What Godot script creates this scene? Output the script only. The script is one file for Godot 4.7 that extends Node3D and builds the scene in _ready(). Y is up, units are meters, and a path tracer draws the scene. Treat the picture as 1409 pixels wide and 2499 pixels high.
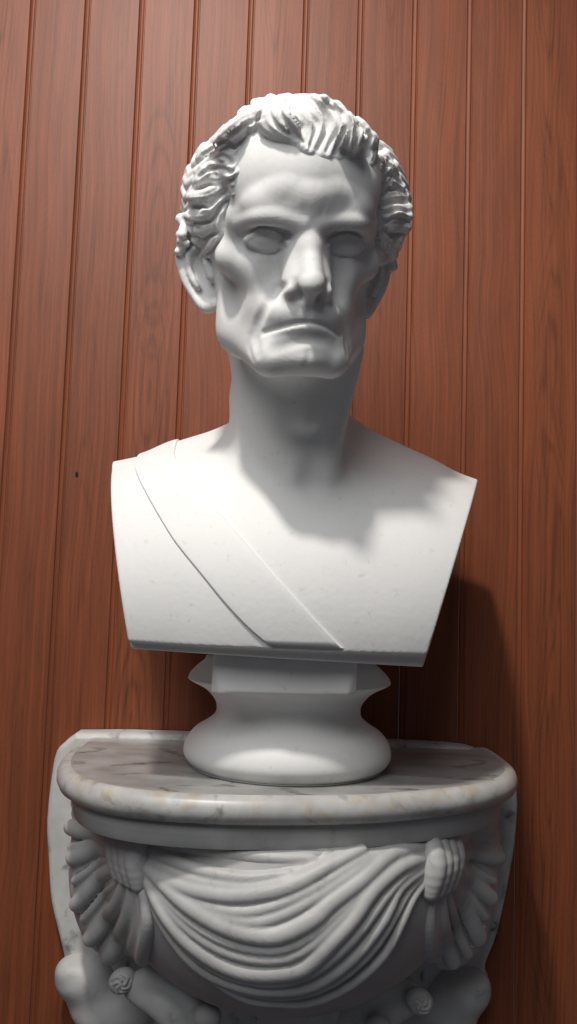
extends Node3D

# ---------------------------------------------------------------------------
# Clay: a small sculpting field (tapered strokes and ellipsoids joined, carved and cut with soft blends), meshed as surface nets. Millimetres.
class Clay:
	var kind := PackedInt32Array()      # 0 stroke, 1 ellipsoid, 2 cut
	var carve := PackedInt32Array()
	var pa := PackedVector3Array()
	var pb := PackedVector3Array()
	var ra := PackedFloat32Array()
	var rb := PackedFloat32Array()
	var soft := PackedFloat32Array()
	var turn: Array[Basis] = []
	var run := PackedInt32Array()       # pieces of one stroke share a number: they join hard among themselves, softly with the rest
	var stroke_no := 0
	var in_stroke := false
	var low := PackedVector3Array()
	var high := PackedVector3Array()
	var frame := Transform3D()
	var reach := 90.0                   # where front() starts
	var base := -1                      # lines lie on the first so many pieces only
	var unit := 1.0                     # size of one local millimetre
	var cell := 2.0
	var origin := Vector3.ZERO
	var counts := Vector3i.ZERO
	var found: Array = []

	func _put(t: int, c: bool, a: Vector3, b: Vector3, r0: float, r1: float, k: float, m: Basis, lo: Vector3, hi: Vector3) -> void:
		kind.append(t)
		carve.append(1 if c else 0)
		pa.append(a)
		pb.append(b)
		ra.append(r0)
		rb.append(r1)
		soft.append(maxf(k, 0.01))
		turn.append(m)
		if not in_stroke:
			stroke_no += 1
		run.append(stroke_no)
		low.append(lo - Vector3(9, 9, 9))
		high.append(hi + Vector3(9, 9, 9))

	func cap(a: Vector3, b: Vector3, s0: float, s1: float, soft_by: float, c := false) -> void:
		var p := frame * (a * unit)
		var q := frame * (b * unit)
		var r0 := s0 * unit
		var r1 := s1 * unit
		var k := soft_by * unit
		if p.distance_squared_to(q) < 1e-6:
			q += Vector3(0.002, 0.0, 0.0)
		var r := maxf(r0, r1) + k
		var e := Vector3(r, r, r)
		_put(0, c, p, q, r0, r1, k, Basis(), p.min(q) - e, p.max(q) + e)

	func ell(at: Vector3, size: Vector3, soft_by: float, c := false, m := Basis()) -> void:
		var p := frame * (at * unit)
		var r := size * unit
		var k := soft_by * unit
		var w := frame.basis * m
		var big := maxf(r.x, maxf(r.y, r.z)) + k
		var e := Vector3(big, big, big)
		_put(1, c, p, r, 0.0, 0.0, k, w.inverse(), p - e, p + e)

	func cut(at: Vector3, n: Vector3, k: float) -> void:
		var big := Vector3(1e6, 1e6, 1e6)
		_put(2, true, frame * at, (frame.basis * n).normalized(), 0.0, 0.0, k, Basis(), -big, big)

	# a smooth line through points, each Vector4(x, y, z, radius)
	func stroke(pts: Array, k: float, c := false, steps := 3) -> void:
		var n := pts.size()
		var last: Vector4 = pts[0]
		stroke_no += 1
		in_stroke = true
		for i in n - 1:
			var p0: Vector4 = pts[maxi(i - 1, 0)]
			var p1: Vector4 = pts[i]
			var p2: Vector4 = pts[i + 1]
			var p3: Vector4 = pts[mini(i + 2, n - 1)]
			for s in steps:
				var t := float(s + 1) / steps
				var v := (p1 * 2.0 + (p2 - p0) * t + (p0 * 2.0 - p1 * 5.0 + p2 * 4.0 - p3) * t * t + (p1 * 3.0 - p0 - p2 * 3.0 + p3) * t * t * t) * 0.5
				cap(Vector3(last.x, last.y, last.z), Vector3(v.x, v.y, v.z), maxf(last.w, 0.2), maxf(v.w, 0.2), k, c)
				last = v
		in_stroke = false

	# how far out the field's surface lies at (x, y), looking along the local z axis from the front
	func front(x: float, y: float) -> float:
		var z := reach
		var list := ground()
		for i in 60:
			var d := value(frame * (Vector3(x, y, z) * unit), list) / unit
			if d < 0.05:
				return z
			z -= clampf(d * 0.7, 0.1, 30.0)
			if z < -220.0:
				break
		return -1000.0

	func ground() -> PackedInt32Array:
		return all() if base < 0 else PackedInt32Array(range(base))

	# a groove or a ridge laid on the surface: points are Vector4(x, y, depth or height, width)
	func line(pts: Array, soft_by: float, c: bool, steps := 4) -> void:
		var most := 0.0
		for v in pts:
			most = maxf(most, v.z)
		var k := minf(soft_by, most * 1.3)
		var on: Array = []
		var list := ground()
		for i in pts.size() - 1:
			var p0: Vector4 = pts[maxi(i - 1, 0)]
			var p1: Vector4 = pts[i]
			var p2: Vector4 = pts[i + 1]
			var p3: Vector4 = pts[mini(i + 2, pts.size() - 1)]
			for s in steps + (1 if i == pts.size() - 2 else 0):
				var t := float(s) / steps
				var v := (p1 * 2.0 + (p2 - p0) * t + (p0 * 2.0 - p1 * 5.0 + p2 * 4.0 - p3) * t * t + (p1 * 3.0 - p0 - p2 * 3.0 + p3) * t * t * t) * 0.5
				var h := maxf(v.z, 0.05)
				var w := maxf(v.w, 0.4) * 0.5
				var r := maxf((w * w + h * h) / (2.0 * h), h * 0.6)
				var z := front(v.x, v.y)
				if z < -900.0 or (not on.is_empty() and absf(z - on[-1].z) > 70.0):
					continue
				# the way the surface faces there
				var e := 0.6
				var o := frame * (Vector3(v.x, v.y, z) * unit)
				var g := Vector3(value(o + frame.basis.x * e, list) - value(o - frame.basis.x * e, list), value(o + frame.basis.y * e, list) - value(o - frame.basis.y * e, list), value(o + frame.basis.z * e, list) - value(o - frame.basis.z * e, list)).normalized()
				var q := Vector3(v.x, v.y, z) + g * ((r - h) if c else (h - r))
				on.append(Vector4(q.x, q.y, q.z, r))
		stroke_no += 1
		in_stroke = true
		for i in on.size() - 1:
			var a: Vector4 = on[i]
			var b: Vector4 = on[i + 1]
			cap(Vector3(a.x, a.y, a.z), Vector3(b.x, b.y, b.z), a.w, b.w, k, c)
		in_stroke = false

	func line2(pts: Array, k: float, c: bool, steps := 4) -> void:
		for s in [-1.0, 1.0]:
			line(pts.map(func(v: Vector4) -> Vector4: return Vector4(v.x * s, v.y, v.z, v.w)), k, c, steps)

	# the same on both sides of the plane x = 0
	func cap2(a: Vector3, b: Vector3, r0: float, r1: float, k: float, c := false) -> void:
		for s in [-1.0, 1.0]:
			cap(Vector3(a.x * s, a.y, a.z), Vector3(b.x * s, b.y, b.z), r0, r1, k, c)

	func ell2(at: Vector3, r: Vector3, k: float, c := false, yaw := 0.0, pitch := 0.0, roll := 0.0) -> void:
		for s in [-1.0, 1.0]:
			ell(Vector3(at.x * s, at.y, at.z), r, k, c, Basis.from_euler(Vector3(deg_to_rad(pitch), deg_to_rad(yaw * s), deg_to_rad(roll * s))))

	func stroke2(pts: Array, k: float, c := false, steps := 3) -> void:
		for s in [-1.0, 1.0]:
			stroke(pts.map(func(v: Vector4) -> Vector4: return Vector4(v.x * s, v.y, v.z, v.w)), k, c, steps)

	func value(p: Vector3, list: PackedInt32Array) -> float:
		var v := 1e4
		var held := 1e9
		var n := list.size()
		for t in n:
			var i := list[t]
			var d := 0.0
			var k := soft[i]
			if kind[i] == 0:
				var a := pa[i]
				var ba := pb[i] - a
				var h := clampf((p - a).dot(ba) / ba.length_squared(), 0.0, 1.0)
				d = (p - a - ba * h).length() - lerpf(ra[i], rb[i], h)
			elif kind[i] == 1:
				var q := turn[i] * (p - pa[i])
				var r := pb[i]
				var u := q / r
				var k0 := u.length()
				d = k0 * (k0 - 1.0) / maxf((u / r).length(), 1e-6)
			else:
				d = -(p - pa[i]).dot(pb[i])
			held = minf(held, d)
			if t + 1 < n and run[list[t + 1]] == run[i]:
				continue
			d = held
			held = 1e9
			if carve[i]:
				var h2 := maxf(k - absf(v + d), 0.0) / k
				v = maxf(v, -d) + h2 * h2 * k * 0.25
			else:
				var h3 := maxf(k - absf(v - d), 0.0) / k
				v = minf(v, d) - h3 * h3 * k * 0.25
		return v

	func all() -> PackedInt32Array:
		return PackedInt32Array(range(kind.size()))

	func near(list: PackedInt32Array, lo: Vector3, hi: Vector3) -> PackedInt32Array:
		var r := PackedInt32Array()
		for i in list:
			var l := low[i]
			var h := high[i]
			if l.x <= hi.x and h.x >= lo.x and l.y <= hi.y and h.y >= lo.y and l.z <= hi.z and h.z >= lo.z:
				r.append(i)
		return r

	func filled(list: PackedInt32Array) -> bool:
		for i in list:
			if carve[i] == 0:
				return true
		return false

	func _big(n: int) -> void:
		var bx := n % counts.x
		var by := (n / counts.x) % counts.y
		var bz := n / (counts.x * counts.y)
		var side := cell * 8.0
		var at := origin + Vector3(bx, by, bz) * side * 4.0
		var pad := Vector3(cell, cell, cell) * 1.5
		var list := near(all(), at - pad, at + Vector3(side, side, side) * 4.0 + pad)
		var keys := PackedInt64Array()
		var spots := PackedVector3Array()
		var quads := PackedInt64Array()
		found[n] = [keys, spots, quads]
		if not filled(list):
			return
		for i in 64:
			var b := Vector3i(i % 4, (i / 4) % 4, i / 16)
			var lo := at + Vector3(b) * side
			var few := near(list, lo - pad, lo + Vector3(side, side, side) + pad)
			if not filled(few):
				continue
			if absf(value(lo + Vector3(side, side, side) * 0.5, few)) > side * 3.0:
				continue
			_block(lo, Vector3i(bx * 32 + b.x * 8, by * 32 + b.y * 8, bz * 32 + b.z * 8), few, keys, spots, quads)
		found[n] = [keys, spots, quads]

	func _block(lo: Vector3, first: Vector3i, list: PackedInt32Array, keys: PackedInt64Array, spots: PackedVector3Array, quads: PackedInt64Array) -> void:
		var v := PackedFloat32Array()
		v.resize(1000)
		v.fill(1e4)
		var pos := PackedVector3Array()
		pos.resize(1000)
		var n := 0
		for z in range(-1, 9):
			for y in range(-1, 9):
				for x in range(-1, 9):
					pos[n] = lo + Vector3(x, y, z) * cell
					n += 1
		var held := PackedFloat32Array()
		held.resize(1000)
		held.fill(1e9)
		var total := list.size()
		for t in total:
			var i := list[t]
			var k := soft[i]
			var a := pa[i]
			var c := carve[i] == 1
			if kind[i] == 0:
				var ba := pb[i] - a
				var inv := 1.0 / ba.length_squared()
				var r0 := ra[i]
				var dr := rb[i] - r0
				for j in 1000:
					var q := pos[j] - a
					var h := clampf(q.dot(ba) * inv, 0.0, 1.0)
					held[j] = minf(held[j], (q - ba * h).length() - r0 - dr * h)
			elif kind[i] == 2:
				var r := pb[i]
				for j in 1000:
					held[j] = -(pos[j] - a).dot(r)
			else:
				var m := turn[i]
				var r := pb[i]
				for j in 1000:
					var u := (m * (pos[j] - a)) / r
					var k0 := u.length()
					held[j] = k0 * (k0 - 1.0) / maxf((u / r).length(), 1e-6)
			if t + 1 < total and run[list[t + 1]] == run[i]:
				continue
			if c:
				for j in 1000:
					var d := held[j]
					var w := v[j]
					var e := k - absf(w + d)
					w = maxf(w, -d)
					if e > 0.0:
						w += e * e / k * 0.25
					v[j] = w
			else:
				for j in 1000:
					var d := held[j]
					var w := v[j]
					var e := k - absf(w - d)
					w = minf(w, d)
					if e > 0.0:
						w -= e * e / k * 0.25
					v[j] = w
			held.fill(1e9)
		var inside := 0
		for j in 1000:
			if v[j] < 0.0:
				inside += 1
		if inside == 0 or inside == 1000:
			return
		# one vertex in each cell that the surface crosses
		for z in 9:
			for y in 9:
				for x in 9:
					var o := x + y * 10 + z * 100
					var full := 0
					for t in 8:
						if v[o + (t & 1) + ((t >> 1) & 1) * 10 + (t >> 2) * 100] < 0.0:
							full += 1
					if full == 0 or full == 8:
						continue
					var sum := Vector3.ZERO
					var hits := 0
					for t in 12:
						var axis := t / 4
						var u := t % 4
						var s := 0
						var step := 1
						if axis == 0:
							s = (u & 1) * 10 + (u >> 1) * 100
						elif axis == 1:
							s = (u & 1) + (u >> 1) * 100
							step = 10
						else:
							s = (u & 1) + (u >> 1) * 10
							step = 100
						var f0 := v[o + s]
						var f1 := v[o + s + step]
						if (f0 < 0.0) != (f1 < 0.0):
							sum += pos[o + s].lerp(pos[o + s + step], f0 / (f0 - f1))
							hits += 1
					keys.append(_key(first.x + x - 1, first.y + y - 1, first.z + z - 1))
					spots.append(sum / hits)
		for z in range(1, 9):
			for y in range(1, 9):
				for x in range(1, 9):
					var o := x + y * 10 + z * 100
					var s := v[o] < 0.0
					var g := first + Vector3i(x - 1, y - 1, z - 1)
					if s != (v[o + 1] < 0.0):
						_quad(quads, s, _key(g.x, g.y - 1, g.z - 1), _key(g.x, g.y, g.z - 1), _key(g.x, g.y, g.z), _key(g.x, g.y - 1, g.z))
					if s != (v[o + 10] < 0.0):
						_quad(quads, s, _key(g.x - 1, g.y, g.z - 1), _key(g.x - 1, g.y, g.z), _key(g.x, g.y, g.z), _key(g.x, g.y, g.z - 1))
					if s != (v[o + 100] < 0.0):
						_quad(quads, s, _key(g.x - 1, g.y - 1, g.z), _key(g.x, g.y - 1, g.z), _key(g.x, g.y, g.z), _key(g.x - 1, g.y, g.z))

	func _key(x: int, y: int, z: int) -> int:
		return (x + 4) | ((y + 4) << 20) | ((z + 4) << 40)

	func _quad(quads: PackedInt64Array, s: bool, a: int, b: int, c: int, d: int) -> void:
		if s:
			quads.append_array(PackedInt64Array([a, c, b, a, d, c]))
		else:
			quads.append_array(PackedInt64Array([a, b, c, a, c, d]))

	# meshes the field inside the box lo..hi; the mesh is in metres
	func mesh(lo: Vector3, hi: Vector3, size: float) -> ArrayMesh:
		cell = size
		origin = lo
		var big := size * 32.0
		counts = Vector3i(((hi - lo) / big).ceil())
		var many := counts.x * counts.y * counts.z
		found.resize(many)
		var job := WorkerThreadPool.add_group_task(_big, many, -1, true)
		WorkerThreadPool.wait_for_group_task_completion(job)
		var at := {}
		var points := PackedVector3Array()
		var index := PackedInt32Array()
		for f in found:
			var ks: PackedInt64Array = f[0]
			var ps: PackedVector3Array = f[1]
			for i in ks.size():
				if not at.has(ks[i]):
					at[ks[i]] = points.size()
					points.append(ps[i])
		for f in found:
			var qs: PackedInt64Array = f[2]
			for q in qs:
				index.append(at[q])
		found.clear()
		return solid(points, index, 0.001)

	static func solid(points: PackedVector3Array, index: PackedInt32Array, scale: float) -> ArrayMesh:
		var normals := PackedVector3Array()
		normals.resize(points.size())
		for i in range(0, index.size(), 3):
			var a := points[index[i]]
			var n := (points[index[i + 2]] - a).cross(points[index[i + 1]] - a)
			normals[index[i]] += n
			normals[index[i + 1]] += n
			normals[index[i + 2]] += n
		for i in points.size():
			normals[i] = normals[i].normalized()
			points[i] *= scale
		var arrays := []
		arrays.resize(Mesh.ARRAY_MAX)
		arrays[Mesh.ARRAY_VERTEX] = points
		arrays[Mesh.ARRAY_NORMAL] = normals
		arrays[Mesh.ARRAY_INDEX] = index
		var m := ArrayMesh.new()
		m.add_surface_from_arrays(Mesh.PRIMITIVE_TRIANGLES, arrays)
		return m

# ---------------------------------------------------------------------------
# The portrait: chest, neck and head in one field. Head strokes are in the head's own axes (x across the face, y up the face, z out of it, zero at the bridge between the eyes).
func head_frame() -> Transform3D:
	return Transform3D(Basis(Vector3(0.9827, 0.0462, -0.1793), Vector3(0.0247, 0.9270, 0.3744), Vector3(0.1835, -0.3723, 0.9098)).orthonormalized(), Vector3(3.0, 425.5, 200.9))


func chest_clay() -> Clay:
	var c := Clay.new()
	c.ell(Vector3(-6, 152, -70), Vector3(300, 166, 195), 1.0)
	c.cut(Vector3(0, 117.5, 70), Vector3(-0.012, -1, 0), 1.6)
	c.ell(Vector3(-6, 150, -78), Vector3(297, 164, 191), 4.0)
	c.cut(Vector3(0, 105.0, 20), Vector3(-0.03, -1, 0.05), 2.0)
	c.cap(Vector3(-205, 254, -24), Vector3(-120, 262, -24), 27.0, 25.0, 12.0)
	c.cap(Vector3(205, 243, -24), Vector3(120, 256, -24), 27.0, 25.0, 12.0)
	# neck, running forward from the shoulders
	c.cap(Vector3(-11, 262, 4), Vector3(-10, 335, 58), 54.0, 50.5, 36.0)
	c.cap(Vector3(-10, 335, 58), Vector3(-3, 400, 96), 50.5, 49.0, 4.0)
	c.cap(Vector3(-40, 312, -14), Vector3(-110, 284, -40), 18.0, 16.0, 34.0)
	c.cap(Vector3(34, 318, -10), Vector3(110, 274, -40), 20.0, 18.0, 40.0)
	# neck muscles and throat
	c.cap(Vector3(44, 372, 90), Vector3(26, 270, 78), 9.0, 7.0, 22.0)
	c.cap(Vector3(-50, 372, 90), Vector3(0, 268, 80), 9.0, 7.0, 22.0)
	c.ell(Vector3(8, 318, 100), Vector3(8, 15, 9), 16.0)
	c.ell(Vector3(14, 262, 96), Vector3(9, 10, 7), 12.0, true)
	# the cut sides and back of the bust
	c.cut(Vector3(-155.2, 199.7, 48.7), Vector3(-0.976, -0.202, 0.085), 1.5)
	c.cut(Vector3(142.4, 194.6, 50), Vector3(0.951, -0.274, 0.144), 1.2)
	c.cut(Vector3(0, 200, -100), Vector3(0, 0, -1), 5.0)
	return c


func sculpt_head(c: Clay) -> void:
	c.frame = head_frame()
	c.unit = 0.875
	# skull and face masses
	c.ell(Vector3(0, 36, -92), Vector3(77, 84, 92), 12.0)
	c.cap2(Vector3(0, 60, -36), Vector3(34, 58, -40), 32.0, 28.0, 24.0)
	c.cap2(Vector3(34, 58, -40), Vector3(32, 30, -28), 28.0, 26.0, 20.0)
	c.cap(Vector3(0, 60, -36), Vector3(0, 26, -24), 32.0, 30.0, 20.0)
	c.ell(Vector3(0, -36, -50), Vector3(60, 86, 54), 26.0)
	c.ell(Vector3(0, -68, -24), Vector3(42, 36, 44), 22.0)
	# jaw
	c.cap2(Vector3(49, -85, -58), Vector3(29, -103, -8), 15.0, 15.0, 22.0)
	c.cap2(Vector3(60, -14, -84), Vector3(48, -85, -58), 13.0, 15.0, 24.0)
	# temples and hollow cheeks
	c.ell2(Vector3(82, 26, -40), Vector3(22, 34, 24), 14.0, true)
	c.ell2(Vector3(81, -50, -17), Vector3(28, 26, 36), 10.0, true, 10.0, 0.0, -20.0)
	# cheekbones
	c.cap2(Vector3(36, -26, -22), Vector3(61, -20, -38), 14.0, 10.5, 16.0)
	c.cap2(Vector3(61, -20, -38), Vector3(67, -12, -92), 10.5, 8.0, 10.0)
	c.cap2(Vector3(0, 44, -24), Vector3(36, 42, -30), 29.0, 25.0, 20.0)
	# brow and rim of the orbit
	c.cap2(Vector3(0, 25, -2), Vector3(38, 20.5, -7), 10.0, 10.0, 18.0)
	c.cap2(Vector3(38, 20.5, -7), Vector3(55, 13, -29), 10.0, 8.0, 12.0)
	c.cap2(Vector3(55, 13, -29), Vector3(57, -14, -40), 8.0, 8.0, 14.0)
	# orbits, open downwards into the cheek
	c.ell2(Vector3(34, -2.5, 7), Vector3(27, 13.5, 21), 2.5, true, 16.0)
	c.ell2(Vector3(27, -26, 14), Vector3(18, 28, 18), 14.0, true, 10.0)
	# nose
	c.cap(Vector3(0, 22, -5), Vector3(0, -4, 9), 9.0, 8.0, 14.0)
	c.cap(Vector3(0, -4, 9.5), Vector3(0.5, -31, 27.5), 7.2, 8.2, 8.0)
	c.cap2(Vector3(6, 2, -6), Vector3(8.5, -33, 14), 7.0, 8.5, 12.0)
	c.cap2(Vector3(9, -4, -8), Vector3(13, -36, 6), 6.0, 8.0, 12.0)
	c.ell(Vector3(0.5, -36.5, 28.5), Vector3(10, 8, 9.5), 5.0)
	c.ell2(Vector3(14.5, -41.5, 14), Vector3(6.5, 7.5, 10), 4.0, false, 18.0)
	c.cap(Vector3(0, -44, 26), Vector3(0, -51, 18), 5.0, 5.0, 4.0)
	c.ell2(Vector3(7.5, -49, 18), Vector3(4.2, 4, 7), 3.0, true)
	# upper lip and chin
	c.ell(Vector3(0, -60, 4), Vector3(28, 15, 15), 12.0)
	c.cap(Vector3(-24, -101, 3), Vector3(25, -101, 3), 15.0, 15.0, 10.0)
	c.ell(Vector3(1, -99, 8), Vector3(22, 11, 17), 8.0)
	c.ell(Vector3(0, -86, -3), Vector3(30, 16, 24), 10.0)
	# eyes
	c.ell2(Vector3(34, -3, -14.5), Vector3(18.5, 10, 12.5), 3.5)
	c.line2([Vector4(17, -4, 1.6, 4), Vector4(24, 1.5, 2.4, 5), Vector4(34, 4, 2.6, 5.5), Vector4(43, 2.5, 2.4, 5), Vector4(52, -4, 1.4, 4)], 1.5, false)
	c.line2([Vector4(18, -5, 0.8, 4), Vector4(26, -9, 1.6, 5), Vector4(35, -10.5, 1.8, 5), Vector4(44, -9, 1.6, 5), Vector4(52, -5, 0.7, 4)], 1.5, false)
	c.line2([Vector4(17, -0.5, 0.6, 3), Vector4(25, 5.5, 1.6, 3.5), Vector4(34, 8, 1.8, 3.5), Vector4(44, 6, 1.6, 3.5), Vector4(53, -1, 0.6, 3)], 1.2, true)
	# mouth
	c.line([Vector4(-28, -78, 0.6, 8), Vector4(-13, -73.5, 1.3, 9), Vector4(0, -72, 1.4, 9), Vector4(13, -73.5, 1.3, 9), Vector4(26, -78, 0.6, 8)], 4.0, false)
	c.line([Vector4(-36, -80, 1.8, 5), Vector4(-20, -72, 2.6, 3.8), Vector4(-3, -67.5, 2.6, 3.4), Vector4(15, -70, 2.6, 3.8), Vector4(33, -79, 1.8, 5)], 2.0, true)
	c.line([Vector4(-30, -93, 0.5, 9), Vector4(-16, -87, 1.4, 9), Vector4(0, -83, 1.8, 9), Vector4(16, -84, 1.6, 9), Vector4(28, -90, 0.5, 9)], 3.0, true)
	c.line([Vector4(0, -56, 0.8, 6), Vector4(0, -63, 0.8, 7)], 2.0, true)
	# folds from the nose past the mouth
	c.line2([Vector4(21, -39, 1.5, 6), Vector4(28, -48, 2.8, 8), Vector4(36, -62, 2.6, 9), Vector4(41, -80, 1.6, 9), Vector4(40, -96, 0.8, 8)], 4.0, true)
	c.line([Vector4(1, -91, 0.3, 5), Vector4(1, -98, 0.9, 6), Vector4(0, -106, 0.3, 5)], 1.0, true)
	c.line2([Vector4(44, -82, 0.4, 5), Vector4(46, -93, 1.2, 6), Vector4(42, -106, 0.4, 5)], 1.5, true)
	# frown and forehead lines
	c.line2([Vector4(7, 18, 0.3, 5), Vector4(8, 25, 0.5, 6), Vector4(9, 32, 0.2, 5)], 1.0, true)
	c.line2([Vector4(54, 28, 0.6, 8), Vector4(40, 36, 1.3, 14), Vector4(22, 40, 1.8, 17), Vector4(7, 37, 1.1, 14)], 3.0, false)
	c.line2([Vector4(58, 7, 1.4, 9), Vector4(48, 13, 3.0, 11), Vector4(34, 14.5, 3.6, 13), Vector4(20, 13, 3.4, 13), Vector4(10, 10.5, 1.8, 11)], 3.5, false)
	# ears
	for s in [-1.0, 1.0]:
		var o := Vector3(84 * s, -34, -92)
		var lean := Basis.from_euler(Vector3(deg_to_rad(-6.0), deg_to_rad(34.0 * s), deg_to_rad(-16.0 * s)))
		var into := Transform3D(lean, o * c.unit)
		var old := c.frame
		c.frame = old * into
		c.ell(Vector3(0, 0, -5), Vector3(18, 36, 5), 8.0)
		c.ell(Vector3(-2 * s, -2, 1), Vector3(12, 24, 6), 4.0, true)
		c.stroke([Vector4(-8 * s, 6, 0, 3.5), Vector4(-12 * s, 20, 0, 4), Vector4(-4 * s, 34, -1, 4), Vector4(10 * s, 33, -1, 4.5), Vector4(18 * s, 18, 0, 4.5), Vector4(17 * s, -4, 0, 4), Vector4(10 * s, -22, -1, 4), Vector4(0, -34, -1, 6), Vector4(-8 * s, -34, -3, 5)], 3.0)
		c.stroke([Vector4(-2 * s, 22, 0, 2.5), Vector4(8 * s, 16, 1, 3), Vector4(10 * s, 0, 1, 3), Vector4(4 * s, -14, 1, 3)], 3.0)
		c.cap(Vector3(-12 * s, -8, 1), Vector3(-10 * s, 2, 1), 5.0, 4.0, 4.0)
		c.frame = old
	c.frame = Transform3D()
	c.unit = 1.0


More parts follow.
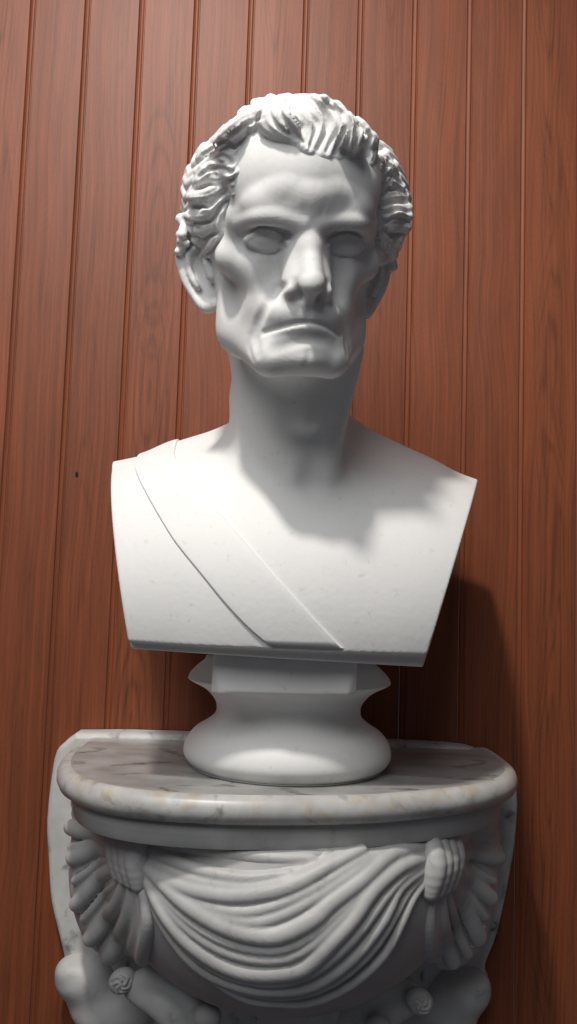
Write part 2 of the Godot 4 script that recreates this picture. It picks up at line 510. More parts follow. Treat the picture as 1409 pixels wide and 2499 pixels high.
# The hair: a scalp with a mass on each side and a tuft on top; every lock is a ridge with carved strands, laid where the photograph shows it.
func hair_clay() -> Clay:
	var c := Clay.new()
	c.frame = head_frame()
	c.unit = 0.875
	c.ell(Vector3(0, 36, -92), Vector3(76, 83, 91), 12.0)
	c.cap2(Vector3(0, 60, -36), Vector3(34, 58, -40), 31.2, 27.2, 24.0)
	c.cap2(Vector3(34, 58, -40), Vector3(32, 30, -28), 27.2, 25.2, 20.0)
	c.cap(Vector3(0, 60, -36), Vector3(0, 26, -24), 31.2, 29.2, 20.0)
	c.cap2(Vector3(0, 44, -24), Vector3(36, 42, -30), 28.2, 24.2, 20.0)
	c.ell2(Vector3(82, 26, -40), Vector3(23, 35, 25), 14.0, true)
	c.ell(Vector3(-68, 30, -112), Vector3(27, 50, 64), 8.0)
	c.ell(Vector3(79, 26, -120), Vector3(36, 50, 66), 8.0)
	c.ell(Vector3(66, 58, -104), Vector3(32, 32, 54), 10.0)
	c.ell(Vector3(-22, 90, -50), Vector3(33, 24, 46), 10.0)
	c.ell(Vector3(2, 89, -50), Vector3(34, 30, 46), 10.0)
	c.ell(Vector3(30, 81, -60), Vector3(30, 24, 46), 10.0)
	c.ell(Vector3(-50, 66, -68), Vector3(24, 24, 42), 12.0)
	var masses := c.kind.size()
	var dice := RandomNumberGenerator.new()
	dice.seed = 71
	# curls along the top and behind the ears
	for i in 46:
		var a := lerpf(-0.5, PI + 0.35, (i + 0.5) / 46.0)
		var o := Vector3(-2 + 62 * cos(a) * dice.randf_range(0.8, 1.02), 78 + 38 * sin(a) * dice.randf_range(0.92, 1.04), dice.randf_range(-84, -56))
		if sin(a) < 0.25:
			continue
		c.cap(o, o + Vector3(dice.randf_range(-6, 6), dice.randf_range(-3, 3), dice.randf_range(2, 9)), dice.randf_range(4, 7), dice.randf_range(3.5, 6), 3.0)
	for i in 14:
		var o := Vector3(-97 + dice.randf_range(-6, 4), lerpf(14, -22, i / 13.0), -104 + dice.randf_range(-6, 6))
		c.cap(o, o + Vector3(dice.randf_range(-2, 3), dice.randf_range(-6, 6), 5), dice.randf_range(3.5, 6), 3.5, 2.0)
		o.x = 104 + dice.randf_range(-5, 5)
		c.cap(o, o + Vector3(dice.randf_range(-3, 2), dice.randf_range(-6, 6), 5), dice.randf_range(3.5, 6), 3.5, 2.0)
	# waves swept back over the sides, and locks falling down the back, each laid from its own side
	var home := c.frame
	c.base = masses
	c.reach = 150.0
	for s in [-1.0, 1.0]:
		c.frame = home * Transform3D(Basis.from_euler(Vector3(0, deg_to_rad(90.0 * s), 0)), Vector3.ZERO)
		for i in 13:
			var y := -12.0 + 9.6 * i
			var pts: Array = []
			for k in 6:
				pts.append(Vector4((-70.0 - 22.0 * k) * -s + dice.randf_range(-3, 3), y + [2.0, -4.0, 4.0, -5.0, 2.0, -4.0][k] - k * 1.5 + dice.randf_range(-1.5, 1.5), dice.randf_range(4.5, 7.5), dice.randf_range(9.0, 13.0)))
			c.line(pts, 2.0, false, 3)
	c.frame = home * Transform3D(Basis.from_euler(Vector3(0, PI, 0)), Vector3.ZERO)
	c.reach = 240.0
	for i in 15:
		var x := -70.0 + 10.0 * i
		for j in 2:
			var y := 106.0 - absf(x) * 0.35 - j * 62.0
			var pts: Array = []
			for k in 4:
				pts.append(Vector4(x + [0.0, 4.0, -3.0, 3.0][k] + dice.randf_range(-2, 2), y - 20.0 * k, dice.randf_range(4.0, 7.0), dice.randf_range(8.0, 12.0)))
			c.line(pts, 2.0, false, 3)
	c.frame = home
	c.base = -1
	c.reach = 90.0
	# waves at the outline of both sides
	for i in 26:
		var a := lerpf(-0.35, 1.25, (i % 13 + 0.5) / 13.0)
		var w := -1.0 if i < 13 else 1.0
		var o := Vector3(4 + w * (98 - 34 * maxf(sin(a), 0.0)) * cos(a * 0.62), 22 + 66 * sin(a), dice.randf_range(-136, -104))
		c.cap(o + Vector3(w * -8, 3, 10), o + Vector3(w * 2, dice.randf_range(-5, 5), -4), dice.randf_range(6, 8), dice.randf_range(4.5, 6.5), 2.5)
	var all_locks: Array = []
	for l in [
		[-51, 80, -61, 77, -71, 77, -85, 68], [-55, 69, -66, 63, -76, 69, -87, 63], [-56, 59, -65, 53, -77, 58, -89, 51], [-56, 50, -69, 46, -79, 51, -90, 43],
		[-57, 40, -70, 38, -82, 31, -95, 30], [-56, 33, -71, 28, -83, 15, -96, 14], [-58, 26, -69, 19, -77, 5, -88, 2], [-60, 17, -67, 10, -72, -4, -79, -12], [-64, 8, -70, -4, -77, -18, -81, -26],
		[63, 70, 68, 67, 75, 72, 84, 67], [64, 62, 73, 56, 81, 65, 92, 57], [65, 54, 74, 45, 84, 54, 97, 50], [66, 46, 74, 37, 87, 41, 102, 42],
		[66, 40, 75, 29, 89, 33, 106, 32], [69, 31, 79, 22, 92, 28, 106, 25], [72, 22, 80, 14, 89, 16, 106, 15], [74, 9, 84, 6, 91, -2, 99, 4], [72, -2, 80, -6, 86, -14, 94, -12],
		[-42, 88, -55, 85, -66, 77, -74, 71], [-40, 97, -53, 92, -65, 83, -76, 73],
		[-43, 103, -40, 90, -29, 82, -19, 78], [-34, 108, -34, 95, -25, 85, -13, 76], [-24, 107, -27, 97, -18, 87, -8, 74], [-19, 102, -10, 96, -3, 88, -7, 72],
		[-11, 111, 1, 102, 6, 90, -2, 70], [-2, 112, 11, 102, 15, 89, 6, 69], [8, 110, 19, 98, 19, 85, 13, 68], [17, 106, 23, 94, 23, 82, 21, 68],
		[25, 96, 28, 90, 29, 80, 29, 69], [32, 102, 37, 92, 36, 82, 35, 70], [39, 97, 45, 88, 45, 80, 42, 71], [47, 88, 52, 82, 53, 75, 52, 66]]:
		var pts: Array = []
		for k in 4:
			pts.append(Vector2(l[k * 2] - (5.5 if k == 0 and l[6] < -76 and l[0] < -45 else 0.0), l[k * 2 + 1]))
		all_locks.append(pts)
		lock(c, pts, 7.0, 12.5 if absf(pts[3].x) > 55.0 else 14.0, 0.7 if absf(pts[3].x) > 55.0 else 0.4)
	# drilled gaps between neighbouring locks
	for i in all_locks.size() - 1:
		var p: Array = all_locks[i]
		var q: Array = all_locks[i + 1]
		if (p[0] - q[0]).length() > 16.0:
			continue
		var gap: Array = []
		for k in 4:
			var m: Vector2 = (p[k] + q[k]) * 0.5
			gap.append(Vector4(m.x, m.y, [0.8, 3.2, 3.6, 1.6][k], [2.0, 3.6, 3.8, 2.5][k]))
		c.line(gap, 1.0, true, 4)
	c.frame = Transform3D()
	c.unit = 1.0
	return c


func lock(c: Clay, pts: Array, high: float, wide: float, end: float) -> void:
	c.line([Vector4(pts[0].x, pts[0].y, high * 0.5, wide * 0.6), Vector4(pts[1].x, pts[1].y, high, wide), Vector4(pts[2].x, pts[2].y, high, wide), Vector4(pts[3].x, pts[3].y, high * end, wide * 0.75)], 2.5, false, 4)
	var side: Vector2 = (pts[3] - pts[0]).normalized().orthogonal() * wide * 0.16
	for s in [-1.0, 1.0]:
		var g: Array = []
		for k in 4:
			var q: Vector2 = pts[k] + side * s
			g.append(Vector4(q.x, q.y, 0.9, 2.6))
		c.line(g, 1.0, true, 4)

# The band across the chest: a thin layer that follows the chest from its lower edge over the shoulder, with crisp raised edges.
func sash_mesh(c: Clay) -> ArrayMesh:
	var left := [[-28.0, -7.0], [-26.0, -11.6], [-19.0, -37.2], [-9.0, -65.3], [8.0, -103.2], [34.0, -134.4], [62.0, -150.1], [108.0, -153.0]]
	var right := [[-28.0, 50.0], [-13.5, 8.7], [-0.8, -25.6], [19.6, -69.6], [40.5, -98.9], [64.0, -113.0], [108.0, -118.0]]
	var across := [[0.0, -2.5], [0.0, 1.6], [0.008, 2.1], [0.03, 2.4], [0.15, 2.4], [0.3, 2.4], [0.45, 2.4], [0.6, 2.4], [0.75, 2.4], [0.88, 2.4], [0.975, 2.1], [0.995, 1.6], [1.0, -2.5]]
	var rows := 64
	var list := c.all()
	var points := PackedVector3Array()
	var index := PackedInt32Array()
	var n := across.size()
	for i in rows:
		var deg := lerpf(-27.0, 106.0, i / float(rows - 1))
		for u in across:
			var x := lerpf(along(left, deg), along(right, deg), u[0])
			var way := Vector3(0, sin(deg_to_rad(deg)), cos(deg_to_rad(deg)))
			var o := Vector3(x, 190, -30)
			var t := 260.0
			for s in 50:
				var d := c.value(o + way * t, list)
				if d < 0.02:
					break
				t -= maxf(d * 0.6, 0.05)
			var p := o + way * t
			var e := 2.0
			var g := Vector3(c.value(p + Vector3(e, 0, 0), list) - c.value(p - Vector3(e, 0, 0), list), c.value(p + Vector3(0, e, 0), list) - c.value(p - Vector3(0, e, 0), list), c.value(p + Vector3(0, 0, e), list) - c.value(p - Vector3(0, 0, e), list)).normalized()
			p += g * (-3.0 if i == 0 else float(u[1]))
			p.y = maxf(p.y, 117.2 - p.x * 0.012)
			points.append(p)
	for j in rows - 1:
		for i in n - 1:
			var a := j * n + i
			index.append_array(PackedInt32Array([a, a + n, a + 1, a + 1, a + n, a + n + 1]))
	return Clay.solid(points, index, 0.001)


func along(l: Array, t: float) -> float:
	for i in l.size() - 1:
		if t <= l[i + 1][0]:
			var p0: Array = l[maxi(i - 1, 0)]
			var p1: Array = l[i]
			var p2: Array = l[i + 1]
			var p3: Array = l[mini(i + 2, l.size() - 1)]
			var f := clampf((t - p1[0]) / (p2[0] - p1[0]), 0.0, 1.0)
			var w: float = p2[0] - p1[0]
			var m1: float = (p2[1] - p0[1]) / maxf(p2[0] - p0[0], 0.001) * w
			var m2: float = (p3[1] - p1[1]) / maxf(p3[0] - p1[0], 0.001) * w
			return p1[1] * (2.0 * f * f * f - 3.0 * f * f + 1.0) + m1 * (f * f * f - 2.0 * f * f + f) + p2[1] * (3.0 * f * f - 2.0 * f * f * f) + m2 * (f * f * f - f * f)
	return l[l.size() - 1][1]

# ---------------------------------------------------------------------------
# Helpers for swept and flat shapes (metres)
func smooth_line(pts: Array, steps: int) -> PackedVector2Array:
	var out := PackedVector2Array()
	for i in pts.size() - 1:
		var p0: Vector2 = pts[maxi(i - 1, 0)]
		var p1: Vector2 = pts[i]
		var p2: Vector2 = pts[i + 1]
		var p3: Vector2 = pts[mini(i + 2, pts.size() - 1)]
		for s in steps:
			var t := float(s) / steps
			out.append((p1 * 2.0 + (p2 - p0) * t + (p0 * 2.0 - p1 * 5.0 + p2 * 4.0 - p3) * t * t + (p1 * 3.0 - p0 - p2 * 3.0 + p3) * t * t * t) * 0.5)
	out.append(pts[pts.size() - 1])
	return out


# a profile of (inset, height) carried along an outline in plan (x, z); fills the top to the middle when it is asked to
func swept(outline: PackedVector2Array, profile: Array, lid: bool) -> ArrayMesh:
	var n := outline.size()
	var points := PackedVector3Array()
	var index := PackedInt32Array()
	for p in profile:
		for i in n:
			var along := (outline[mini(i + 1, n - 1)] - outline[maxi(i - 1, 0)]).normalized()
			var inward := Vector2(along.y, -along.x)
			if inward.dot(Vector2(0.0, -0.1) - outline[i]) < 0.0:
				inward = -inward
			var q: Vector2 = outline[i] + inward * p.x
			points.append(Vector3(q.x, p.y, q.y))
	for j in profile.size() - 1:
		for i in n - 1:
			var a := j * n + i
			index.append_array(PackedInt32Array([a, a + 1, a + n, a + 1, a + n + 1, a + n]))
	if lid:
		var c := points.size()
		points.append(Vector3(0.0, profile[0].y, -0.12))
		for i in n - 1:
			index.append_array(PackedInt32Array([c, i + 1, i]))
	return Clay.solid(points, index, 1.0)


# a turned shape: profile of (radius, height) in millimetres
func turned(profile: PackedVector2Array, sides: int) -> ArrayMesh:
	var n := profile.size()
	var points := PackedVector3Array()
	var index := PackedInt32Array()
	for i in sides:
		var a := TAU * i / sides
		for p in profile:
			points.append(Vector3(cos(a) * p.x, p.y, sin(a) * p.x))
	for i in sides:
		for j in n - 1:
			var a := i * n + j
			var b := ((i + 1) % sides) * n + j
			index.append_array(PackedInt32Array([a, a + 1, b, b, a + 1, b + 1]))
	return Clay.solid(points, index, 0.001)


# a flat slab from an outline in (x, y), its front edge rounded
func slab(outline: PackedVector2Array, back: float, front: float, round_by: float) -> ArrayMesh:
	var n := outline.size()
	var points := PackedVector3Array()
	var index := PackedInt32Array()
	var clockwise := Geometry2D.is_polygon_clockwise(outline)
	var rings := [Vector2(0.0, back), Vector2(0.0, front - round_by), Vector2(round_by * 0.3, front - round_by * 0.3), Vector2(round_by, front)]
	for r in rings:
		for i in n:
			var along := (outline[(i + 1) % n] - outline[(i + n - 1) % n]).normalized()
			var inward := Vector2(along.y, -along.x) if clockwise else Vector2(-along.y, along.x)
			var q: Vector2 = outline[i] + inward * r.x
			points.append(Vector3(q.x, q.y, r.y))
	for j in 3:
		for i in n:
			var a := j * n + i
			var b := j * n + (i + 1) % n
			index.append_array(PackedInt32Array([a, b, a + n, b, b + n, a + n]) if clockwise else PackedInt32Array([a, a + n, b, b, a + n, b + n]))
	var face := PackedVector2Array()
	for i in n:
		face.append(Vector2(points[3 * n + i].x, points[3 * n + i].y))
	var tri := Geometry2D.triangulate_polygon(face)
	for i in range(0, tri.size(), 3):
		var a := tri[i]
		var b := tri[i + 1]
		var c := tri[i + 2]
		if (face[b] - face[a]).cross(face[c] - face[a]) > 0.0:
			index.append_array(PackedInt32Array([3 * n + a, 3 * n + c, 3 * n + b]))
		else:
			index.append_array(PackedInt32Array([3 * n + a, 3 * n + b, 3 * n + c]))
	return Clay.solid(points, index, 1.0)


# a fold of cloth laid on the bowl: a list of x, y in millimetres, with its height and its width in the middle and at its ends
func fold(c: Clay, l: Array, high: float, mid: float, tip: float, k := 3.0, carve := false, open_end := false) -> void:
	var pts: Array = []
	var n := l.size() / 2
	for i in n:
		var t := float(i) / (n - 1)
		var f := pow(sin(PI * t), 0.7) if not open_end else sqrt(t)
		pts.append(Vector4(l[i * 2], l[i * 2 + 1], high * lerpf(0.7, 1.0, f), lerpf(tip, mid, f)))
	c.line(pts, k, carve, 2 if n > 12 else 3 if n > 6 else 8)


# a fold that lies between two others
func halfway(a: Array, b: Array, t: float) -> Array:
	var out: Array = []
	for i in 13:
		var f := i / 12.0
		for axis in 2:
			out.append(lerpf(at_part(a, f, axis), at_part(b, f, axis), t))
	return out


func at_part(l: Array, f: float, axis: int) -> float:
	var n := l.size() / 2 - 1
	var i := mini(int(f * n), n - 1)
	return lerpf(l[i * 2 + axis], l[(i + 1) * 2 + axis], f * n - i)


func bowl_clay(less: float) -> Clay:
	var c := Clay.new()
	c.ell(Vector3(0, -85, -150), Vector3(196 - less, 165 - less, 258 - less), 1.0)
	c.cut(Vector3(0, -44, 0), Vector3(0, 1, 0), 1.0)
	c.cut(Vector3(0, 0, -165), Vector3(0, 0, -1), 1.0)
	c.reach = 200.0
	c.base = 3
	return c


# the cloth gathered outside a knot hangs over this swelling
func side_clay(s: float) -> Clay:
	var c := Clay.new()
	c.ell(Vector3(0, -85, -150), Vector3(194, 163, 256), 1.0)
	c.ell(Vector3(166 * s, -112, -100), Vector3(52, 97, 60), 12.0)
	c.cut(Vector3(0, -44, 0), Vector3(0, 1, 0), 1.0)
	c.cut(Vector3(0, 0, -165), Vector3(0, 0, -1), 1.0)
	c.cut(Vector3(116 * s, 0, 0), Vector3(-s, 0, 0), 1.0)
	c.reach = 200.0
	c.base = 4
	return c


func build_bracket(marble: Material, top: Material, rim: Material, plain: Material, slab_marble: Material) -> void:
	var o := thing("wall_bracket", "half round grey veined marble wall bracket carved with swags and knots, under the bust", "wall bracket")
	var edge := smooth_line([Vector2(-0.216, -0.166), Vector2(-0.222, -0.11), Vector2(-0.218, -0.03), Vector2(-0.2, 0.036), Vector2(-0.169, 0.082), Vector2(-0.126, 0.108), Vector2(-0.065, 0.119), Vector2(0.0, 0.115), Vector2(0.07, 0.1), Vector2(0.138, 0.067), Vector2(0.181, 0.034), Vector2(0.212, -0.008), Vector2(0.227, -0.06), Vector2(0.229, -0.12), Vector2(0.226, -0.166)], 6)
	obj("shelf_top", swept(edge, [Vector2(0.012, 0.0), Vector2(0.0125, -0.003), Vector2(0.02, -0.003)], true), top, o)
	obj("shelf_rim", swept(edge, [Vector2(0.0126, -0.0004), Vector2(0.0115, 0.0002), Vector2(0.006, -0.0006), Vector2(0.002, -0.004), Vector2(0.0, -0.009), Vector2(0.0, -0.014), Vector2(0.0025, -0.0195), Vector2(0.007, -0.0225), Vector2(0.013, -0.0235), Vector2(0.03, -0.0235)], false), rim, o)
	obj("fascia", swept(edge, [Vector2(0.02, -0.022), Vector2(0.0135, -0.0245), Vector2(0.014, -0.033), Vector2(0.0152, -0.034), Vector2(0.0165, -0.044), Vector2(0.022, -0.046), Vector2(0.06, -0.046)], false), marble, o)
	var plate := smooth_line([Vector2(-0.23, 0.004), Vector2(-0.242, -0.006), Vector2(-0.253, -0.024), Vector2(-0.2575, -0.089), Vector2(-0.2535, -0.132), Vector2(-0.248, -0.175), Vector2(-0.236, -0.215), Vector2(-0.231, -0.235), Vector2(-0.233, -0.258), Vector2(-0.222, -0.273), Vector2(-0.2, -0.281), Vector2(-0.172, -0.298), Vector2(-0.15, -0.34), Vector2(0.15, -0.34), Vector2(0.176, -0.288), Vector2(0.2, -0.27), Vector2(0.219, -0.252), Vector2(0.222, -0.238), Vector2(0.219, -0.225), Vector2(0.231, -0.193), Vector2(0.242, -0.142), Vector2(0.249, -0.099), Vector2(0.2515, -0.05), Vector2(0.244, -0.026), Vector2(0.22, -0.012), Vector2(0.196, 0.002), Vector2(0.1, 0.005), Vector2(0.0, 0.005), Vector2(-0.1, 0.006), Vector2(-0.18, 0.006)], 4)
	obj("back_plate", slab(plate, -0.173, -0.147, 0.006), slab_marble, o)
	var b := bowl_clay(0.0)
	var lo := Vector3(-255, -300, -175)
	var hi := Vector3(255, -30, 130)
	obj("bowl", b.mesh(lo, hi, 3.0), plain, o)

	var d := bowl_clay(2.0)
	var r0 := [-114, -57, -86, -51, -53, -49, -18, -50, 22, -50]
	var r1 := [-120, -61, -110, -61, -94, -62, -66, -65, -31, -66, 4, -61, 40, -52, 62, -46]
	var r2 := [-121, -71, -103, -76, -83, -79, -59, -80, -30, -78, 5, -70, 35, -56, 63, -46]
	var r3 := [-114, -73, -93, -83, -75, -92, -50, -101, -25, -106, -2, -105, 23, -93, 37, -81, 61, -67, 87, -52, 117, -52]
	var r4 := [-110, -85, -96, -102, -75, -120, -49, -133, -25, -138, 1, -136, 19, -130, 38, -110, 54, -94, 70, -75, 94, -62, 119, -60]
	var r5 := [-111, -87, -101, -107, -82, -130, -61, -146, -33, -154, -8, -156, 24, -151, 55, -129, 81, -99, 94, -78, 117, -69]
	var r6 := [-106, -88, -99, -110, -75, -136, -50, -156, -25, -170, 0, -171, 25, -171, 57, -155, 83, -131, 97, -106, 106, -90, 117, -80]
	# the cloth itself, then its folds: broad ones first, thin ones between them
	for r in [r2, r3, r4, r5]:
		fold(d, r, 6.0, 34, 8, 4.0)
	fold(d, r0, 5.0, 12, 8, 2.0)
	fold(d, r1.slice(0, 12), 8.0, 10, 7, 2.0)
	fold(d, r2, 10.5, 15, 7, 2.0)
	fold(d, r3, 13.0, 17, 7, 2.0)
	fold(d, r4, 14.0, 17, 7, 2.0)
	fold(d, r5, 10.5, 12, 6, 2.0)
	fold(d, r6, 9.0, 8, 5, 1.5)
	for m in [[r1, r2, 0.55, 8.0, 7.0], [r2, r3, 0.42, 9.0, 8.0], [r2, r3, 0.66, 10.0, 7.0], [r3, r4, 0.38, 10.5, 8.0], [r3, r4, 0.64, 11.0, 7.5], [r4, r5, 0.5, 11.0, 7.0], [r5, r6, 0.5, 8.0, 6.0]]:
		fold(d, halfway(m[0], m[1], m[2]), m[3], m[4], 4.0, 1.5)
	# carved valleys
	for m in [[r1, r2, 0.8], [r2, r3, 0.2], [r2, r3, 0.85], [r3, r4, 0.2], [r3, r4, 0.84], [r4, r5, 0.25], [r5, r6, 0.25]]:
		fold(d, halfway(m[0], m[1], m[2]), 2.6, 3.4, 1.6, 1.0, true)
	obj("swag", d.mesh(lo, hi, 1.5), marble, o)

	for s in [-1.0, 1.0]:
		var p := side_clay(s)
		var lists: Array = [[-143, -56, -168, -57, -206, -60], [-144, -64, -168, -67, -210, -78], [-142, -72, -166, -83, -207, -104], [-139, -81, -159, -103, -200, -142], [-134, -88, -150, -124, -186, -174], [-128, -91, -139, -134, -166, -194], [-122, -91, -124, -132, -142, -190], [-117, -90, -114, -124, -124, -166]] if s < 0.0 else [[146, -53, 166, -53, 202, -58], [147, -60, 166, -61, 206, -72], [147, -68, 166, -74, 205, -94], [146, -76, 163, -89, 199, -126], [143, -84, 159, -110, 189, -162], [136, -90, 145, -126, 164, -186], [128, -91, 130, -126, 142, -184]]
		var dice := RandomNumberGenerator.new()
		dice.seed = 5 if s < 0.0 else 23
		for i in lists.size():
			for k in range(2, lists[i].size()):
				lists[i][k] += dice.randf_range(-4.0, 4.0)
			fold(p, lists[i], dice.randf_range(6.0, 11.5), dice.randf_range(12.0, 21.0), 6.0, 2.5, false, true)
			if i > 0:
				fold(p, halfway(lists[i - 1], lists[i], dice.randf_range(0.35, 0.65)), dice.randf_range(4.0, 8.5), dice.randf_range(7.0, 13.0), 4.0, 2.0, false, true)
				for t in [dice.randf_range(0.2, 0.8)]:
					fold(p, halfway(lists[i - 1], lists[i], t), 2.2, 3.2, 1.6, 1.0, true, true)
		obj("side_drape", p.mesh(lo, hi, 1.6), marble, o)
		var q := bowl_clay(2.0)
		var x := -128.5 if s < 0.0 else 131.0
		q.line([Vector4(x, -50, 13, 20), Vector4(x + s, -66, 17, 27), Vector4(x + s, -82, 13, 20)], 3.0, false)
		for i in 4:
			var u: float = x + (i - 1.5) * 6.8
			q.line([Vector4(u, -45, 14.5, 6), Vector4(u + s * 1.5, -66, 20, 7), Vector4(u + s, -87, 13.5, 5.4)], 0.5, false)
		obj("knot", q.mesh(lo, hi, 1.4), marble, o)

	# what hangs below: scrolls of the plate, buds and leaves
	for s in [-1.0, 1.0]:
		var v := Clay.new()
		var w := -1.0 if s < 0.0 else 0.93
		v.ell(Vector3(207 * w, -250, -146), Vector3(31, 25, 27), 1.0)
		v.ell(Vector3(176 * w, -282, -146), Vector3(44, 27, 22), 18.0)
		v.ell(Vector3(222 * w, -240, -140), Vector3(13, 11, 17), 8.0)
		obj("scroll", v.mesh(Vector3(-260, -330, -180), Vector3(260, -200, -90), 2.0), marble, o)
		var f := Clay.new()
		var at := Vector3(-152, -215, -58) if s < 0.0 else Vector3(132, -216, -38)
		f.ell(at, Vector3(14, 11.5, 12), 1.0, false, Basis.from_euler(Vector3(0, 0, -0.5 * s)))
		f.reach = at.z + 40.0
		f.base = 1
		for i in 5:
			var a := TAU * i / 5.0 + 0.3
			f.line([Vector4(at.x + cos(a) * 2.0, at.y + sin(a) * 2.0, 1.5, 2.4), Vector4(at.x + cos(a + 0.7) * 6.5, at.y + sin(a + 0.7) * 6.0, 2.2, 2.6), Vector4(at.x + cos(a + 1.5) * 10.0, at.y + sin(a + 1.5) * 8.5, 1.5, 2.4)], 0.8, true)
		obj("flower_bud", f.mesh(at - Vector3(26, 26, 24), at + Vector3(26, 26, 24), 0.9), plain, o)
		var g := Clay.new()
		for side in [-1.0, 1.0]:
			var path: Array = [Vector4(-146, -228, -70, 8), Vector4(-132, -222 + side * 5, -60, 13), Vector4(-112 + side * 5, -219 + side * 9, -50, 15), Vector4(-92 + side * 9, -232 + side * 7, -46, 15), Vector4(-80 + side * 10, -258, -48, 13)]
			g.stroke(path.map(func(t: Vector4) -> Vector4: return Vector4(t.x * (1.0 if s < 0.0 else -w), t.y, t.z, t.w)), 5.0)
		var berry := Clay.new()
		var bat := Vector3(-66, -229, -20) if s < 0.0 else Vector3(93, -236, -24)
		berry.ell(bat, Vector3(13, 12, 12), 1.0)
		obj("berry", berry.mesh(bat - Vector3(16, 16, 16), bat + Vector3(16, 16, 16), 1.2), plain, o)
		obj("leaf", g.mesh(Vector3(-160, -290, -60), Vector3(160, -180, 30), 1.8), marble, o)

# ---------------------------------------------------------------------------
func noise(seed_by: int, freq: float, octaves: int, kind := FastNoiseLite.FRACTAL_FBM) -> FastNoiseLite:
	var n := FastNoiseLite.new()
	n.seed = seed_by
	n.noise_type = FastNoiseLite.TYPE_SIMPLEX_SMOOTH
	n.frequency = freq
	n.fractal_type = kind
	n.fractal_octaves = octaves
	return n


# white statuary marble: faint clouds, a few grey flecks and stains
func bust_marble() -> StandardMaterial3D:
	var side := 512
	var clouds := noise(3, 0.006, 4).get_seamless_image(side, side)
	var fleck := noise(9, 0.045, 2).get_seamless_image(side, side)
	var grain := noise(15, 0.21, 2).get_seamless_image(side, side)
	var im := Image.create(side, side, false, Image.FORMAT_RGB8)
	for y in side:
		for x in side:
			var v := 0.80 + (clouds.get_pixel(x, y).r - 0.5) * 0.045 + (grain.get_pixel(x, y).r - 0.5) * 0.03
			var f := clampf((fleck.get_pixel(x, y).r - 0.78) * 6.0, 0.0, 1.0)
			v -= f * 0.16
			im.set_pixel(x, y, Color(v, v * 0.997, v * (0.985 - f * 0.02)).linear_to_srgb())
	var m := StandardMaterial3D.new()
	m.resource_name = "white_marble"
	m.albedo_texture = ImageTexture.create_from_image(im)
	m.roughness = 0.62
	m.metallic_specular = 0.4
	m.uv1_triplanar = true
	m.uv1_world_triplanar = true
	m.uv1_scale = Vector3(4.2, 4.2, 4.2)
	var bump := noise(22, 0.12, 3).get_seamless_image(256, 256)
	m.heightmap_enabled = true
	m.heightmap_scale = 0.012
	m.heightmap_texture = ImageTexture.create_from_image(bump)
	m.subsurf_scatter_enabled = true
	m.subsurf_scatter_strength = 0.04
	return m


# grey veined marble; stain gives the brown cast of a handled, weathered edge
func veined_marble(called: String, seed_by: int, base: float, vein: float, stain: float, gloss: float, across: float, rare := 0.8) -> StandardMaterial3D:
	var side := 512
	var veins := noise(seed_by, 0.0055, 5, FastNoiseLite.FRACTAL_RIDGED)
	veins.domain_warp_enabled = true
	veins.domain_warp_amplitude = 60.0
	veins.domain_warp_frequency = 0.008
	var a := veins.get_seamless_image(side, side)
	var b := noise(seed_by + 5, 0.008, 4).get_seamless_image(side, side)
	var c := noise(seed_by + 9, 0.02, 4).get_seamless_image(side, side)
	var im := Image.create(side, side, false, Image.FORMAT_RGB8)
	for y in side:
		for x in side:
			var r := a.get_pixel(x, y).r
			var f := clampf((r - rare) * 5.5, 0.0, 1.0)
			var cloud := b.get_pixel(x, y).r - 0.5
			var v := base + cloud * 0.22 - f * vein * (0.45 + b.get_pixel(y, x).r)
			var s := clampf((c.get_pixel(x, y).r - 0.52) * 3.0, 0.0, 1.0) * stain
			im.set_pixel(x, y, Color(v * (1.0 - s * 0.12), v * (1.0 - s * 0.3), v * (0.99 - s * 0.52)).linear_to_srgb())
	var m := StandardMaterial3D.new()
	m.resource_name = called
	m.albedo_texture = ImageTexture.create_from_image(im)
	m.roughness = gloss
	m.uv1_triplanar = true
	m.uv1_world_triplanar = true
	m.uv1_scale = Vector3(across, across, across)
	return m


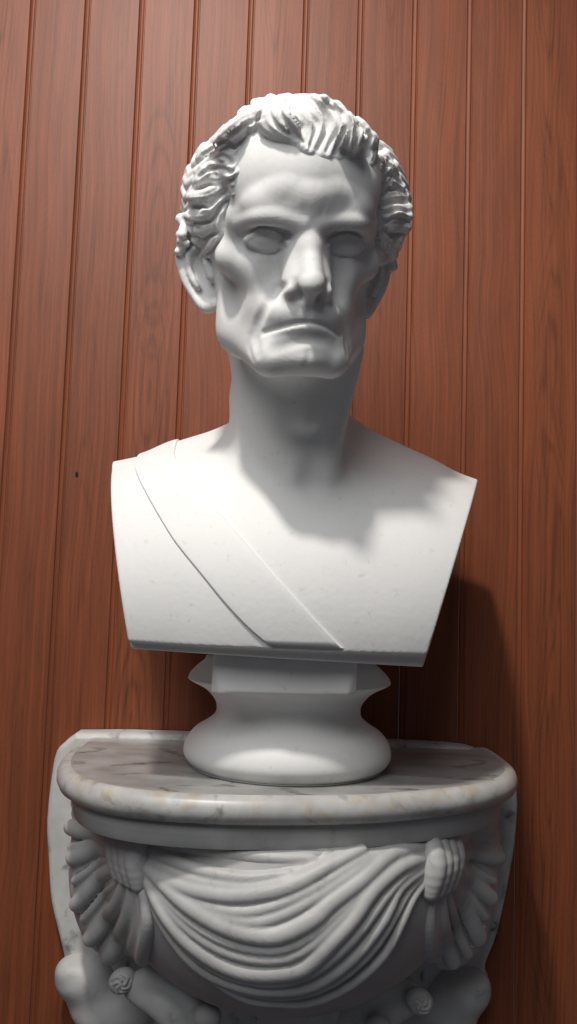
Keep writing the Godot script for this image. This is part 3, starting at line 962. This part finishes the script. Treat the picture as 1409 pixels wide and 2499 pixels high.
# one board of varnished wood: straight grain, and arches of the growth rings where the cut is flat
func wood(seed_by: int, arches: float, tone: float, ovals := []) -> StandardMaterial3D:
	var w := 128
	var h := 1024
	var fine := noise(seed_by, 0.9, 2)
	var broad := noise(seed_by + 3, 0.12, 3)
	var blotch := noise(seed_by + 17, 0.035, 4)
	var wander := noise(seed_by + 7, 0.004, 3)
	var im := Image.create(w, h, false, Image.FORMAT_RGB8)
	var mid := 64.0 + 22.0 * sin(seed_by * 1.7)
	for y in h:
		var drift := wander.get_noise_2d(y, 0.0) * 34.0
		var tip := 0.0
		for x in w:
			var u := x + drift * 0.6
			var streak := fine.get_noise_2d(u, y * 0.012) * 0.5 + broad.get_noise_2d(u, y * 0.01)
			var away := absf(x - mid - drift) / 40.0
			var ring := away * away * 2.6 + sin(y * 0.0085 + seed_by) * 2.2 + wander.get_noise_2d(x * 3.0, y) * 1.5
			var arch := pow(0.5 + 0.5 * sin(ring * 7.0), 4.0) * arches * clampf(1.3 - away, 0.0, 1.0)
			for o in ovals:
				var e := Vector2((x - 62.0 - drift * 0.3) / 34.0, (y - o) / 62.0).length()
				if e < 1.7:
					arch = maxf(arch, 1.15 * pow(0.5 + 0.5 * sin(e * 15.0 + wander.get_noise_2d(x * 2.0, y * 2.0) * 3.0), 3.0) * clampf((1.7 - e) * 2.0, 0.0, 0.9))
			var v := tone * (1.0 + streak * 0.3 - arch * 0.26 + blotch.get_noise_2d(x, y * 0.25) * 0.22)
			im.set_pixel(x, y, Color(0.212 * v, 0.059 * v * (1.0 - streak * 0.05), 0.024 * v * (1.0 - streak * 0.1)).linear_to_srgb())
	var m := StandardMaterial3D.new()
	m.resource_name = "varnished_wood"
	m.albedo_texture = ImageTexture.create_from_image(im)
	m.roughness = 0.5
	m.metallic_specular = 0.42
	return m


# a board with a bead along its left edge
func board(width: float, low: float, high: float) -> ArrayMesh:
	var p := PackedVector2Array([Vector2(0.0, -0.0017), Vector2(0.0006, -0.0011), Vector2(0.0012, -0.0007), Vector2(0.0018, -0.0004), Vector2(0.0026, 0.0), Vector2(0.0036, 0.0001), Vector2(0.0046, -0.0002), Vector2(0.0052, -0.0008), Vector2(0.0056, -0.0011), Vector2(0.0063, -0.0011), Vector2(0.0067, -0.0006), Vector2(0.0073, 0.0), Vector2(width * 0.5, 0.0003), Vector2(width - 0.0012, 0.0), Vector2(width - 0.0006, -0.0007), Vector2(width - 0.0002, -0.0017)])
	var st := SurfaceTool.new()
	st.begin(Mesh.PRIMITIVE_TRIANGLES)
	for i in p.size() - 1:
		var n := Vector3(-(p[i + 1].y - p[i].y), 0.0, p[i + 1].x - p[i].x).normalized()
		for k in [[0, 0], [0, 1], [1, 1], [0, 0], [1, 1], [1, 0]]:
			var q := p[i + k[0]]
			st.set_normal(n)
			st.set_uv(Vector2(q.x / width, float(1 - k[1])))
			st.add_vertex(Vector3(q.x, high if k[1] else low, q.y))
	return st.commit()

# ---------------------------------------------------------------------------
func obj(called: String, mesh: Mesh, m: Material, parent: Node) -> MeshInstance3D:
	var o := MeshInstance3D.new()
	o.name = called
	o.mesh = mesh
	o.material_override = m
	parent.add_child(o, true)
	return o


func thing(called: String, label: String, category: String, group := "") -> Node3D:
	var o := Node3D.new()
	o.name = called
	add_child(o, true)
	o.set_meta("label", label)
	o.set_meta("category", category)
	if group:
		o.set_meta("group", group)
	return o


func _ready() -> void:
	var clock := Time.get_ticks_msec()
	var cam := Camera3D.new()
	cam.name = "camera"
	cam.keep_aspect = Camera3D.KEEP_HEIGHT
	cam.fov = 59.19
	cam.near = 0.02
	cam.far = 30.0
	cam.position = Vector3(-0.00216, 0.1635, 0.85)
	cam.rotation_order = EULER_ORDER_YXZ
	cam.rotation_degrees = Vector3(5.1, 0.25, 1.82)
	add_child(cam)
	cam.current = true
	var env := Environment.new()
	env.background_mode = Environment.BG_COLOR
	env.background_color = Color(0.25, 0.255, 0.27)
	env.tonemap_mode = Environment.TONE_MAPPER_LINEAR
	env.tonemap_exposure = 1.0
	env.sdfgi_enabled = true
	env.ssao_enabled = true
	env.ssil_enabled = true
	var around := WorldEnvironment.new()
	around.name = "surroundings"
	around.environment = env
	add_child(around)
	lamp("ceiling_lamp", Vector3(-0.31, 1.62, 0.92), Vector3(-0.1, 0.42, 0.0), Color(1.0, 0.972, 0.94), 2.1, 0.055)
	var panel := AreaLight3D.new()
	panel.name = "room_light"
	add_child(panel)
	panel.area_size = Vector2(1.3, 1.3)
	panel.look_at_from_position(Vector3(-0.55, 1.6, 1.45), Vector3(0, 0.35, 0), Vector3(0, 1, 0.01))
	panel.light_color = Color(0.985, 0.985, 0.98)
	panel.light_energy = 2.5
	panel.area_normalize_energy = true
	panel.area_range = 8.0
	panel.area_attenuation = 2.0
	panel.shadow_enabled = true

	var marble := bust_marble()
	var grey := veined_marble("grey_marble", 31, 0.52, 0.2, 0.12, 0.5, 3.0)
	var top := veined_marble("shelf_marble", 44, 0.36, 0.24, 0.2, 0.28, 3.4, 0.72)
	var rim := veined_marble("rim_marble", 47, 0.50, 0.26, 0.75, 0.35, 4.2, 0.74)
	var plain := veined_marble("plain_marble", 58, 0.44, 0.1, 0.1, 0.55, 3.0)
	var wall := Node3D.new()
	wall.name = "board_wall"
	wall.set_meta("kind", "structure")
	add_child(wall)
	var woods: Array = []
	for i in 5:
		woods.append(wood(11 + i * 13, [0.25, 0.1, 1.0, 0.5, 0.15][i], [0.95, 1.0, 1.05, 0.92, 1.0][i]))
	woods.append(wood(97, 0.5, 1.02, [296.0, 404.0, 620.0]))
	var bm := board(0.0657, -0.7, 1.1)
	for i in range(-9, 21):
		var p := obj("plank", bm, woods[5 if i == 3 else (i * 3 + 7) % 5], wall)
		p.position = Vector3(-0.3989 + 0.0657 * i - 0.0026, 0, -0.175)
	var hole := turned(PackedVector2Array([Vector2(0, 0.2), Vector2(1.2, 0.3), Vector2(1.6, 0.7), Vector2(2.0, 0.5), Vector2(2.3, 0.0)]), 14)
	var dark := StandardMaterial3D.new()
	dark.albedo_color = Color(0.02, 0.012, 0.01).linear_to_srgb()
	var nh := obj("nail_hole", hole, dark, wall)
	nh.rotation_degrees.x = 90.0
	nh.scale = Vector3(0.8, 1.0, 1.5)
	nh.position = Vector3(-0.2505, 0.2905, -0.1746)
	print("wall ", Time.get_ticks_msec() - clock)
	top.uv1_scale = Vector3(2.6, 3.4, 4.2)
	var plate := veined_marble("plate_marble", 63, 0.56, 0.4, 0.25, 0.5, 3.2, 0.70)
	build_bracket(grey, top, rim, plain, plate)
	print("bracket ", Time.get_ticks_msec() - clock)
	var bust := thing("marble_bust", "white marble portrait bust of a stern man with a sash on a round socle", "bust")
	var socle := smooth_line([Vector2(0, 0), Vector2(82, 0), Vector2(86, 0.8), Vector2(93, 5), Vector2(97.5, 13), Vector2(95.5, 24), Vector2(88, 34), Vector2(77, 41), Vector2(70, 47), Vector2(68, 53), Vector2(70, 61), Vector2(79, 71), Vector2(94, 79), Vector2(95.5, 82), Vector2(92, 88), Vector2(82, 97), Vector2(70, 104), Vector2(0, 106)], 4)
	var so := obj("socle", turned(socle, 96), marble, bust)
	so.position = Vector3(0, 0.0005, -0.018)
	var tc := Clay.new()
	tc.ell(Vector3(-4, 80, 0), Vector3(160, 160, 160), 1.0)
	tc.cut(Vector3(-66, 80, 0), Vector3(-1, 0.03, 0.0), 1.2)
	tc.cut(Vector3(57, 80, 0), Vector3(1, 0.03, 0.0), 1.2)
	tc.cut(Vector3(-4, 80, 89), Vector3(0, 0.25, 1), 1.2)
	tc.cut(Vector3(-58, 80, 89), Vector3(-0.7, 0.0, 0.7), 1.2)
	tc.cut(Vector3(49, 80, 89), Vector3(0.7, 0.0, 0.7), 1.2)
	tc.cut(Vector3(0, 79, 0), Vector3(0.02, -1, 0), 1.0)
	tc.cut(Vector3(0, 112, 0), Vector3(0, 1, 0), 1.0)
	tc.cut(Vector3(0, 80, -40), Vector3(0, 0, -1), 1.0)
	obj("tablet", tc.mesh(Vector3(-80, 70, -50), Vector3(80, 120, 100), 1.6), marble, bust)
	var c := chest_clay()
	obj("sash", sash_mesh(c), marble, bust)
	sculpt_head(c)
	obj("figure", c.mesh(Vector3(-200, 80, -120), Vector3(200, 600, 260), CELL), marble, bust)
	print("figure ", Time.get_ticks_msec() - clock)
	var hc := hair_clay()
	print("hair laid ", Time.get_ticks_msec() - clock, " ", hc.kind.size())
	obj("hair", hc.mesh(Vector3(-130, 370, 0), Vector3(140, 600, 260), 1.2), marble, bust)
	print("hair ", Time.get_ticks_msec() - clock)


func lamp(called: String, at: Vector3, to: Vector3, tint: Color, energy: float, size: float) -> void:
	var l := SpotLight3D.new()
	l.name = called
	add_child(l)
	l.look_at_from_position(at, to, Vector3(0, 1, 0.01))
	l.light_color = tint
	l.light_energy = energy
	l.light_size = size
	l.spot_angle = 33.0
	l.spot_angle_attenuation = 1.0
	l.spot_range = 6.0
	l.spot_attenuation = 2.0
	l.shadow_enabled = true

const CELL := 1.4
